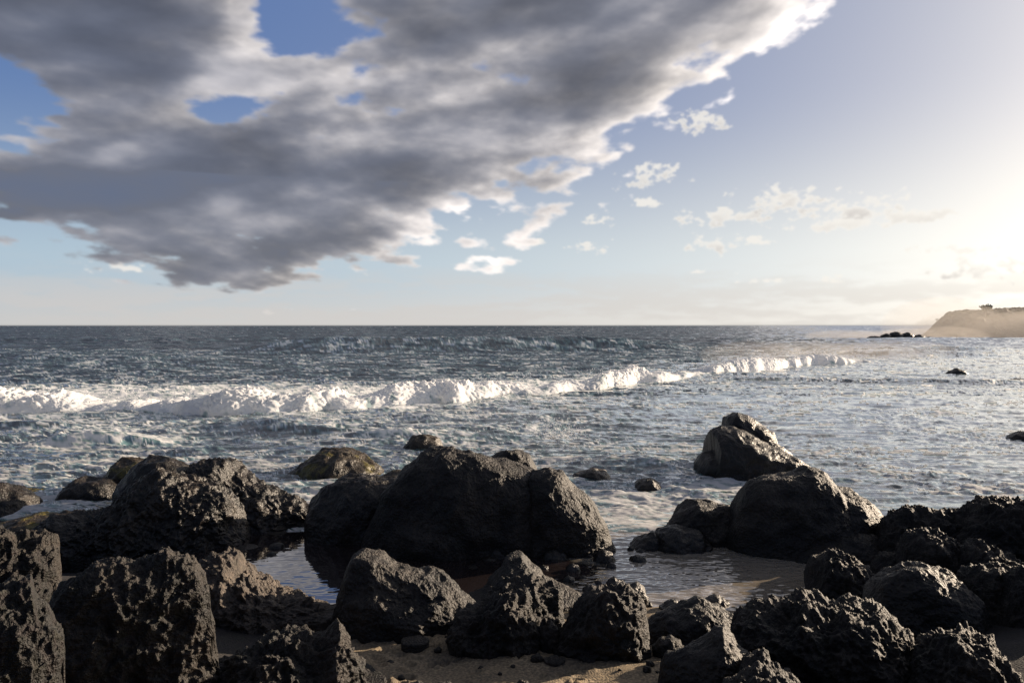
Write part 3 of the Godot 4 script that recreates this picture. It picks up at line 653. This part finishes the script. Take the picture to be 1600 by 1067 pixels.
func make_sea() -> void:
	var cols := 1000
	var far := PackedFloat32Array()
	var s := 400.0
	while s > 0.62:
		far.append(5024.0 / s)
		s -= 0.9 if s > 95.0 else 0.55 if s > 50.0 else 0.3
	var rows := far.size()
	var v := PackedVector3Array()
	var n := PackedVector3Array()
	var c := PackedColorArray()
	var foamy := PackedFloat32Array()
	v.resize(cols * rows)
	n.resize(cols * rows)
	c.resize(cols * rows)
	foamy.resize(cols * rows)
	var deep := Vector3(0.017, 0.027, 0.032)
	var green := Vector3(0.16, 0.30, 0.305)
	for j in rows:
		var d := far[j]
		var fade := 1.0 / (1.0 + d / 1500.0)
		var e := maxf(0.02, d * 0.0012)
		for i in cols:
			var x := (i / (cols - 1.0) * 2.0 - 1.0) * d * 0.86
			var h := sea_height(x, d)
			var f := sea_foam(x, d)
			if d < 70.0:
				f = minf(f, 0.5)
				f += n_fbm.get_noise_2d(x * 1.5, d * 3.0) * 0.7 * smoothstep(-0.5, 0.2, f)
			var a := smoothstep(0.0, 0.55, f)
			if a > 0.0 and d < 130.0:
				h += a * 0.008
			v[j * cols + i] = Vector3(x, h * fade, -d)
			if d > 45.0:
				var hx := (sea_height(x + e, d) - h) / e
				var open := smoothstep(4.0, 30.0, d - surf_at(x))
				hx *= 1.0 - 0.5 * open
				var hz := (sea_height(x, d + e) - h) / e * (1.0 - 0.5 * open) + lerpf(0.36, 0.15, smoothstep(-0.3, 1.3, x / (40.0 + 0.4 * d))) * open  # seaward waves are steeper on their landward side
				n[j * cols + i] = Vector3(-hx, 1.0, hz).normalized()
			foamy[j * cols + i] = a
			var w := deep.lerp(green, smoothstep(-0.45, 0.3, f) * 0.85)
			w = w.lerp(Vector3(0.15, 0.29, 0.30), 0.85 * bump(d - (25.9 + (x + 13.0) * 0.22), 0.8) * bump(x + 13.4, 2.2))
			w = w.lerp(Vector3(0.88, 0.885, 0.89), a)
			c[j * cols + i] = Color(w.x, w.y, w.z)
	var smooth := grid_normals(v, cols, rows, true)
	for k in v.size():
		if -v[k].z <= 45.0:
			n[k] = smooth[k]
	var wet := PackedInt32Array()
	var white := PackedInt32Array()
	for j in rows - 1:
		for i in cols - 1:
			var a := j * cols + i
			var b := a + cols
			var q := PackedInt32Array([a, b, a + 1, a + 1, b, b + 1])
			if foamy[a] + foamy[a + 1] + foamy[b] + foamy[b + 1] > 1.6:
				white.append_array(q)
			else:
				wet.append_array(q)
	var m := commit(v, n, c, wet)
	commit(v, n, c, white, m)
	m.surface_set_material(0, M.water)
	m.surface_set_material(1, M.foam)
	var o := put(m, "sea", null)
	o.set_meta("kind", "structure")
	o.set_meta("label", "open sea with foam streaks reaching to the horizon")


func make_pool() -> void:
	var cols := 420
	var rows := 300
	var v := PackedVector3Array()
	var c := PackedColorArray()
	v.resize(cols * rows)
	c.resize(cols * rows)
	for j in rows:
		for i in cols:
			var x := -6.0 + 13.0 * i / (cols - 1.0)
			var z := -15.6 + 6.2 * j / (rows - 1.0)
			var live := smoothstep(-0.8, 1.6, x)
			var y := 0.03 + n_fbm.get_noise_2d(x * 1.6, z * 3.6) * (0.0012 + 0.014 * live) + n_one.get_noise_2d(x * 5.0, z * 11.0) * (0.0004 + 0.0042 * live)
			v[j * cols + i] = Vector3(x, y, z)
			# black rock under the still pool, a bed of pale sand under the rippled one
			var bed := Vector3(0.016, 0.015, 0.013).lerp(Vector3(0.20, 0.175, 0.14), smoothstep(0.0, 0.35, n_fbm.get_noise_2d(x * 0.9, z * 0.9) * 0.5 + (x - 0.9) * 0.35))
			c[j * cols + i] = Color(bed.x, bed.y, bed.z)
	var o := put(commit(v, grid_normals(v, cols, rows), c, grid_index(cols, rows)), "pool_water", M.pool)
	o.set_meta("kind", "structure")
	o.set_meta("label", "shallow tide pool water mirroring the sky")


func make_breaker() -> void:
	# tumbling white front of the wave: a long roll of foam with a lumpy face
	var cols := 1500
	var rows := 60
	var v := PackedVector3Array()
	var c := PackedColorArray()
	v.resize(cols * rows)
	c.resize(cols * rows)
	for i in cols:
		var k := i / (cols - 1.0)
		var x := -36.0 + 78.0 * k
		var base := surf_at(x) + n_one.get_noise_2d(x * 0.16, 0.0) * 1.3 + n_one.get_noise_2d(x * 0.6, 4.0) * 0.5
		var tall := (0.86 + 0.34 * n_one.get_noise_2d(x * 0.12, 20.0) + 0.25 * n_one.get_noise_2d(x * 0.45, 60.0) * smoothstep(22.0, 6.0, x)) * smoothstep(42.0, 33.0, x)
		tall += 0.25 * bump(x - 27.0, 5.0)
		for j in rows:
			var t := j / (rows - 1.0)
			var phi := PI * t
			var y := sin(phi) * tall * (1.0 if phi < PI / 2 else 1.0) - 0.12
			var back := (1.0 - cos(phi)) * (1.0 if phi < PI / 2 else 1.0)
			var z := base + (back * 1.0 if back < 1.0 else 1.0 + (back - 1.0) * 4.0)
			var p := Vector3(x, y, z)
			var amp := sin(clampf(phi, 0.0, PI)) * clampf(tall, 0.0, 1.0)
			var lump := absf(n_one.get_noise_3dv(p * Vector3(0.7, 1.1, 0.7))) * 0.5 + absf(n_one.get_noise_3dv(p * Vector3(1.7, 2.6, 1.7))) * 0.36 + absf(n_one.get_noise_3dv(p * 4.4)) * 0.22 + n_one.get_noise_3dv(p * 11.0) * 0.07
			var dir := Vector3(n_one.get_noise_3dv(p * 1.3 + Vector3(50, 0, 0)) * 0.6, sin(phi) * 0.55 + 0.1, -cos(phi) - 0.25).normalized()
			p += dir * (lump - 0.15) * (0.35 + 0.65 * amp) * clampf(tall, 0.0, 1.0) * lerpf(0.5, 0.32, smoothstep(8.0, 24.0, x))
			v[j * cols + i] = Vector3(p.x, p.y, -p.z)
			var w := Vector3(0.90, 0.905, 0.91).lerp(Vector3(0.34, 0.44, 0.46), smoothstep(0.35, 0.7, n_fbm.get_noise_3dv(p * 0.9) + 0.05))
			c[j * cols + i] = Color(w.x, w.y, w.z)
	var o := put(commit(v, grid_normals(v, cols, rows, true), c, grid_index(cols, rows, true)), "breaking_wave", M.foam)
	tag(o, "long white breaking wave rolling in along the shore", "wave", "", "stuff")


# ---------------------------------------------------------------- headland

func make_headland() -> void:
	var cols := 260
	var rows := 90
	var v := PackedVector3Array()
	var c := PackedColorArray()
	v.resize(cols * rows)
	c.resize(cols * rows)
	for j in rows:
		for i in cols:
			var x := 128.0 + 150.0 * i / (cols - 1.0)
			var t := j / (rows - 1.0)
			var z := 255.0 + 75.0 * t
			var top := 2.4 + 6.6 * (1.0 - exp(-(x - 130.0) / 26.0)) + (x - 130.0) * 0.03
			var edge := smoothstep(129.0 + n_fbm.get_noise_2d(z * 0.05, 2.0) * 6.0 + t * 43.0, 137.0 + t * 43.0, x)
			var rise := smoothstep(0.0, 0.34, t + n_fbm.get_noise_2d(x * 0.05, 9.0) * 0.06)
			var y := (top * rise + n_ridge.get_noise_2d(x * 0.07, z * 0.07) * 0.9 * rise + n_fbm.get_noise_2d(x * 0.35, z * 0.35) * 0.7 * rise) * edge - 0.4
			v[j * cols + i] = Vector3(x, y, -z)
			var g := smoothstep(-0.1, 0.3, n_fbm.get_noise_2d(x * 0.12, z * 0.12) + t * 0.8 - 0.25)
			var w := Vector3(0.075, 0.06, 0.05).lerp(Vector3(0.10, 0.095, 0.05), g) * (1.0 + 0.5 * n_fbm.get_noise_2d(x * 0.6, z * 0.6))
			c[j * cols + i] = Color(w.x, w.y, w.z)
	var land := put(commit(v, grid_normals(v, cols, rows, true), c, grid_index(cols, rows, true)), "headland", M.smooth)
	land.set_meta("kind", "structure")
	land.set_meta("label", "low brown headland sloping into the sea")
	# one wind-bent tree on the crest, with shrubs about it
	var rng := RandomNumberGenerator.new()
	rng.seed = 9
	tree(Vector3(156.5, 7.3, -266.0), 3.3, 2.4, 260, rng, "wind_bent_tree", "small wind bent tree alone on the headland's crest", "tree", "")
	for p in [[152.5, 7.2, 0.8], [160.0, 8.0, 0.7], [166.0, 8.5, 0.9], [146.0, 6.4, 0.8], [141.5, 5.2, 0.7]]:
		tree(Vector3(p[0], p[1], -268.0), p[2] * 1.3, p[2], 70, rng, "low_shrub", "low dark shrub on the headland's crest", "shrub", "shrubs on the headland")


func tree(at: Vector3, tall: float, wide: float, leaves: int, rng: RandomNumberGenerator, called: String, label: String, category: String, group: String) -> void:
	var o := Node3D.new()
	o.name = numbered(called)
	o.position = at
	add_child(o)
	tag(o, label, category, group)
	var st := SurfaceTool.new()
	st.begin(Mesh.PRIMITIVE_TRIANGLES)
	limb(st, Vector3(0, -0.5, 0), Vector3(tall * 0.18, tall * 0.6, 0), tall * 0.05, tall * 0.03)
	for k in 4:
		var a := rng.randf_range(0, TAU)
		limb(st, Vector3(tall * 0.15, tall * 0.5, 0), Vector3(tall * 0.2 + cos(a) * wide * 0.5, tall * rng.randf_range(0.7, 0.9), sin(a) * wide * 0.5), tall * 0.025, tall * 0.012)
	st.generate_normals()
	put(st.commit(), "trunk", M.bark, o)
	st = SurfaceTool.new()
	st.begin(Mesh.PRIMITIVE_TRIANGLES)
	var clumps := []
	for k in 7:
		clumps.append(Vector3(tall * 0.2 + rng.randfn(0, wide * 0.38), tall * rng.randf_range(0.62, 0.98), rng.randfn(0, wide * 0.3)))
	for k in leaves:
		var p: Vector3 = clumps[k % 7] + Vector3(rng.randfn(0, 1), rng.randfn(0, 0.7), rng.randfn(0, 1)) * wide * 0.16
		var b := Basis.from_euler(Vector3(rng.randf() * TAU, rng.randf() * TAU, rng.randf() * TAU)) * (wide * 0.12)
		for q in [Vector3(-1, 0, 0), Vector3(0, 0.5, 1), Vector3(1, 0, 0), Vector3(-1, 0, 0), Vector3(1, 0, 0), Vector3(0, -0.5, -1)]:
			st.add_vertex(p + b * q)
	st.generate_normals()
	put(st.commit(), "crown", M.leaf, o)


func limb(st: SurfaceTool, a: Vector3, b: Vector3, ra: float, rb: float) -> void:
	var up := (b - a).normalized()
	var s := up.cross(Vector3(0.3, 0.1, 1)).normalized()
	var t := up.cross(s)
	for k in 6:
		var u := s * cos(k * TAU / 6) + t * sin(k * TAU / 6)
		var w := s * cos((k + 1) * TAU / 6) + t * sin((k + 1) * TAU / 6)
		for p in [a + u * ra, b + u * rb, a + w * ra, a + w * ra, b + u * rb, b + w * rb]:
			st.add_vertex(p)


func make_mist() -> void:
	# salt mist hanging over the broken water at the reef and the headland
	var rng := RandomNumberGenerator.new()
	rng.seed = 31
	var banks := []
	for k in 9:
		banks.append([Vector3(138.0 + 11.0 * k + rng.randf_range(-5, 5), 1.5 + rng.randf_range(0, 2.5), -246.0 + rng.randf_range(-8, 6)), Vector3(rng.randf_range(36, 60), rng.randf_range(10, 21), rng.randf_range(16, 30)), 0.018])
	for k in 4:
		banks.append([Vector3(94.0 + 9.0 * k, 0.8, -226.0 + rng.randf_range(-3, 3)), Vector3(rng.randf_range(16, 26), rng.randf_range(3.5, 6.0), 14.0), 0.022])
	for k in 4:
		banks.append([Vector3(26.0 + 7.0 * k, 0.8, -86.0 - 4.0 * k), Vector3(rng.randf_range(10, 16), rng.randf_range(2.2, 3.6), 8.0), 0.02])
	for k in banks:
		var f := FogVolume.new()
		f.name = numbered("salt_mist")
		f.shape = RenderingServer.FOG_VOLUME_SHAPE_ELLIPSOID
		f.size = k[1]
		f.position = k[0]
		var m := FogMaterial.new()
		m.resource_name = "salt_mist"
		m.density = k[2]
		m.albedo = Color(1.0, 0.97, 0.93)
		f.material = m
		add_child(f)
		tag(f, "pale salt mist drifting over the broken water", "mist", "salt mist over the reef", "stuff")


# ---------------------------------------------------------------- rocks

func line_at(l: Array, x: float) -> float:
	for i in range(2, l.size(), 2):
		if x < l[i]:
			return lerpf(l[i - 1], l[i + 1], (x - l[i - 2]) / (l[i] - l[i - 2]))
	return l[l.size() - 1]


func make_rocks() -> void:
	var k := 0
	for r in ROCKS:
		k += 1
		rock(r[0], r[1], r[2], r[3], r[4], r[5], r[6], r[7], r[8], k, r[9])


func cross_section(rows: int, square: float, deep: float, tall: float) -> PackedVector2Array:
	# rounded box, evenly stepped along its outline; below the foot it goes straight down
	var fine := PackedVector2Array()
	for k in 401:
		var phi := (k / 200.0 - 1.0) * PI * 0.5
		fine.append(Vector2(signf(phi) * pow(absf(sin(phi)), 2.0 / square), pow(maxf(cos(phi), 0.0), 2.0 / square)))
	var run := PackedFloat32Array([0.0])
	for k in range(1, 401):
		run.append(run[k - 1] + ((fine[k] - fine[k - 1]) * Vector2(deep, tall)).length())
	var out := PackedVector2Array([Vector2(-1, -1), Vector2(-1, -0.4)])
	var at := 0
	for j in rows - 4:
		var want := run[400] * j / (rows - 5.0)
		while at < 399 and run[at + 1] < want:
			at += 1
		out.append(fine[at].lerp(fine[at + 1], clampf((want - run[at]) / maxf(run[at + 1] - run[at], 1e-6), 0.0, 1.0)))
	out.append(Vector2(1, -0.4))
	out.append(Vector2(1, -1))
	return out


func rock(called: String, label: String, group: String, look: String, foot: Vector3, deep: float, square: float, fine: float, ridge: Array, s: int, turn: float) -> void:
	var x0: float = ridge[0]
	var x1: float = ridge[ridge.size() - 2]
	var wide := x1 - x0
	var tall := 0.0
	for i in range(1, ridge.size(), 2):
		tall = maxf(tall, ridge[i] - foot.y)
	var cols := clampi(int(wide * fine / 1.3), 14, 230)
	var rows := clampi(int((tall * 2.0 + deep * 2.0) * fine / 1.5), 14, 210)
	var size := minf(minf(wide * 0.5, tall), maxf(deep, 0.1))
	var smooth_look := look in ["wet", "moss", "lavasmooth", "wetbrown"]
	var knob := (0.026 if smooth_look else 0.075) * clampf(size / 0.5, 0.12, 1.0)
	var hollow := 0.13 if called in ["jagged_lava", "black_block", "knobbly_lava"] else 0.05 if look in ["lava", "lavapale"] and tall > 0.4 else 0.0
	var off := Vector3(s * 3.71, s * 1.93, s * 2.57)
	var v := PackedVector3Array()
	var c := PackedColorArray()
	v.resize(cols * rows)
	c.resize(cols * rows)
	# base colours of the stone: black basalt, browner where dry, weed where wet
	var stone := Vector3(0.0135, 0.0122, 0.0114)
	var other := Vector3(0.033, 0.0275, 0.023)
	if look == "wet":
		stone = Vector3(0.014, 0.013, 0.012)
		other = Vector3(0.027, 0.022, 0.018)
	elif look == "wetbrown" or look == "moss":
		stone = Vector3(0.034, 0.027, 0.019)
		other = Vector3(0.055, 0.042, 0.026)
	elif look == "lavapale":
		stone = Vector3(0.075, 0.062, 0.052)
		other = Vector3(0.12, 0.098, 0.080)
	elif look == "lavawet":
		stone = Vector3(0.014, 0.0125, 0.0115)
		other = Vector3(0.038, 0.031, 0.025)
	var section := cross_section(rows, square, deep, tall)
	for i in cols:
		var u := i / (cols - 1.0)
		var x := lerpf(x0, x1, u)
		var e := absf(2.0 * u - 1.0)
		var top := maxf(line_at(ridge, x) - foot.y, 0.02)
		var plan := pow(maxf(1.0 - pow(e, maxf(2.6, 1.9 * square - 2.0)), 0.0), 0.45)
		var half := deep * plan * lerpf(0.75, 1.0, clampf(top / tall, 0.0, 1.0))
		for j in rows:
			var y := section[j].y * (top if section[j].y > 0.0 else 0.25 + 0.3 * tall)
			var z := section[j].x * half
			var p := Vector3(x, y, z)
			var dir := Vector3((2.0 * u - 1.0) * 0.5 * wide * 0.35, y + 0.08 * tall, z * tall / maxf(deep, 0.05)).normalized()
			var w := p + off
			p += Vector3(n_fbm.get_noise_3dv(w / size * 0.6 + Vector3(9, 0, 0)), 0.4 * n_fbm.get_noise_3dv(w / size * 0.6 + Vector3(0, 19, 0)), n_fbm.get_noise_3dv(w / size * 0.6 + Vector3(0, 0, 29))) * size * 0.13
			var big := 0.7 if tall > 1.2 else 1.0
			var push := size * big * (0.16 * n_fbm.get_noise_3dv(w / size * 0.75) + 0.09 * (n_ridge.get_noise_3dv(w / size * 0.9) - 0.2))
			# flat broken faces
			push += size * big * 0.11 * (n_cell.get_noise_3dv(w / size * 0.8) + 0.45)
			push += knob * (n_cell.get_noise_3dv(w * 5.5 + dir) * -1.0 - 0.4) + knob * 0.6 * n_fbm.get_noise_3dv(w * 13.0) + knob * 0.45 * n_ridge.get_noise_3dv(w * 8.0)
			if not smooth_look:
				push += knob * 1.1 * n_ridge.get_noise_3dv(w * 2.6)
			if hollow > 0.0:
				push -= hollow * smoothstep(-0.62, -0.95, n_cell.get_noise_3dv(w * 2.4)) * (0.6 + 0.4 * n_one.get_noise_3dv(w * 0.9))
			p += dir * push * (0.25 + 0.75 * plan)
			v[j * cols + i] = p
			var mixed := smoothstep(-0.25, 0.35, n_fbm.get_noise_3dv(w * 1.3))
			var col := stone.lerp(other, mixed) * (1.0 + 0.35 * n_fbm.get_noise_3dv(w * 6.0))
			if look == "moss":
				col = col.lerp(Vector3(0.13, 0.11, 0.025), smoothstep(0.05, 0.3, n_fbm.get_noise_3dv(w * 1.7) - 0.02) * 0.9)
			c[j * cols + i] = Color(col.x, col.y, col.z)
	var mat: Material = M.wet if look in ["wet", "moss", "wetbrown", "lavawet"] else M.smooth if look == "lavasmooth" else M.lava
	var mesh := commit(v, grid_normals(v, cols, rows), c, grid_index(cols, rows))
	if called.begins_with("part:"):
		put(mesh, called.substr(5), mat, last_rock).position = foot - last_rock.position
		return
	var o := put(mesh, called, mat)
	o.position = foot
	o.rotation.y = turn
	last_rock = o
	tag(o, label, "pebble" if called == "pebble" else "stone" if called.ends_with("stone") else "boulder" if called.ends_with("boulder") else "rock", group)


func under_rock(at: Vector3) -> bool:
	for r in ROCKS:
		var l: Array = r[8]
		var q := (at - (r[4] as Vector3)).rotated(Vector3.UP, -r[9])
		var half: float = (l[l.size() - 2] - l[0]) * 0.5
		if pow(q.x / half, 2.0) + pow(q.z / maxf(r[5], 0.05), 2.0) < 0.9:
			return true
	return false


func make_rubble() -> void:
	# loose stones between the boulders: a few shapes, each stone an object of its own
	var rng := RandomNumberGenerator.new()
	rng.seed = 12
	var shapes: Array[ArrayMesh] = []
	for k in 7:
		var cols := 22
		var rows := 14
		var v := PackedVector3Array()
		var c := PackedColorArray()
		for j in rows:
			for i in cols:
				var th := PI * j / (rows - 1.0)
				var ph := TAU * i / (cols - 1.0)
				var d := Vector3(sin(th) * cos(ph), cos(th), sin(th) * sin(ph))
				var q := d + Vector3(k * 5.3, k * 2.1, 0)
				var r := 1.0 + 0.42 * n_fbm.get_noise_3dv(q * 0.8) + 0.3 * (n_cell.get_noise_3dv(q * 1.1) + 0.5) + 0.12 * n_ridge.get_noise_3dv(q * 2.5)
				v.append(d * r * Vector3(1.0, 0.68, 0.85))
				var s := 1.0 + 0.6 * n_fbm.get_noise_3dv(q * 1.5)
				c.append(Color(0.026 * s, 0.023 * s, 0.020 * s))
		shapes.append(commit(v, grid_normals(v, cols, rows, true), c, grid_index(cols, rows, true)))
	var zones := [[0.2, 2.4, 10.4, 13.4, 110, 0.03, 0.1, "small wet stone strewn between the pointed brown boulder and the pool outlet", "stones strewn by the outlet"], [-1.6, 2.0, 7.4, 9.8, 34, 0.02, 0.07, "little stone lying loose on the trodden sand", "little stones on the sand"]]
	for z in zones:
		for k in z[4]:
			var at := Vector3(rng.randf_range(z[0], z[1]), 0, -rng.randf_range(z[2], z[3]))
			var r := lerpf(z[5], z[6], pow(rng.randf(), 2.0))
			at.y = ground_height(at.x, at.z) + r * 0.3
			if at.y + r * 0.4 < 0.05 or under_rock(at):
				continue
			var o := put(shapes[rng.randi() % 7], "loose_stone", M.wet if at.y < 0.1 else M.lava)
			o.transform = Transform3D(Basis.from_euler(Vector3(rng.randf_range(-0.4, 0.4), rng.randf() * TAU, rng.randf_range(-0.4, 0.4))).scaled(Vector3.ONE * r), at)
			tag(o, z[7], "stone", z[8])


# ---------------------------------------------------------------- spray

func make_spray() -> void:
	var rng := RandomNumberGenerator.new()
	rng.seed = 77
	var drop := SphereMesh.new()
	drop.radius = 1.0
	drop.height = 2.0
	drop.radial_segments = 5
	drop.rings = 2
	var white := StandardMaterial3D.new()
	white.resource_name = "spray"
	white.albedo_color = Color(0.84, 0.85, 0.86).linear_to_srgb()
	white.roughness = 0.6
	drop.material = white
	var spots := []
	for k in 5200:
		var x := rng.randf_range(-34.0, 38.0)
		var clump := n_one.get_noise_2d(x * 0.5, 90.0) + n_one.get_noise_2d(x * 1.7, 40.0) * 0.5
		if clump < rng.randf_range(-0.5, 0.5):
			continue
		var f := surf_at(x) + rng.randf_range(-0.3, 2.2)
		spots.append([Vector3(x, rng.randf_range(0.3, 1.0) + absf(rng.randfn(0, 0.22)), -f), rng.randf_range(0.008, 0.028)])
	for k in 900:
		# splash where a wave meets the rocks
		var a := rng.randf_range(-1.0, 1.0)
		var r := rng.randf()
		spots.append([Vector3(1.55 + a * 0.75 * (0.4 + r), 0.15 + r * 0.75 * (1.0 - a * a * 0.6) * rng.randf(), -27.6 + rng.randfn(0, 0.3)), rng.randf_range(0.004, 0.014)])
	var mm := MultiMesh.new()
	mm.transform_format = MultiMesh.TRANSFORM_3D
	mm.mesh = drop
	mm.instance_count = spots.size()
	for k in spots.size():
		mm.set_instance_transform(k, Transform3D(Basis().scaled(Vector3.ONE * spots[k][1]), spots[k][0]))
	var o := MultiMeshInstance3D.new()
	o.name = "spray"
	o.multimesh = mm
	add_child(o)
	tag(o, "white spray thrown up along the breaking wave", "spray", "", "stuff")
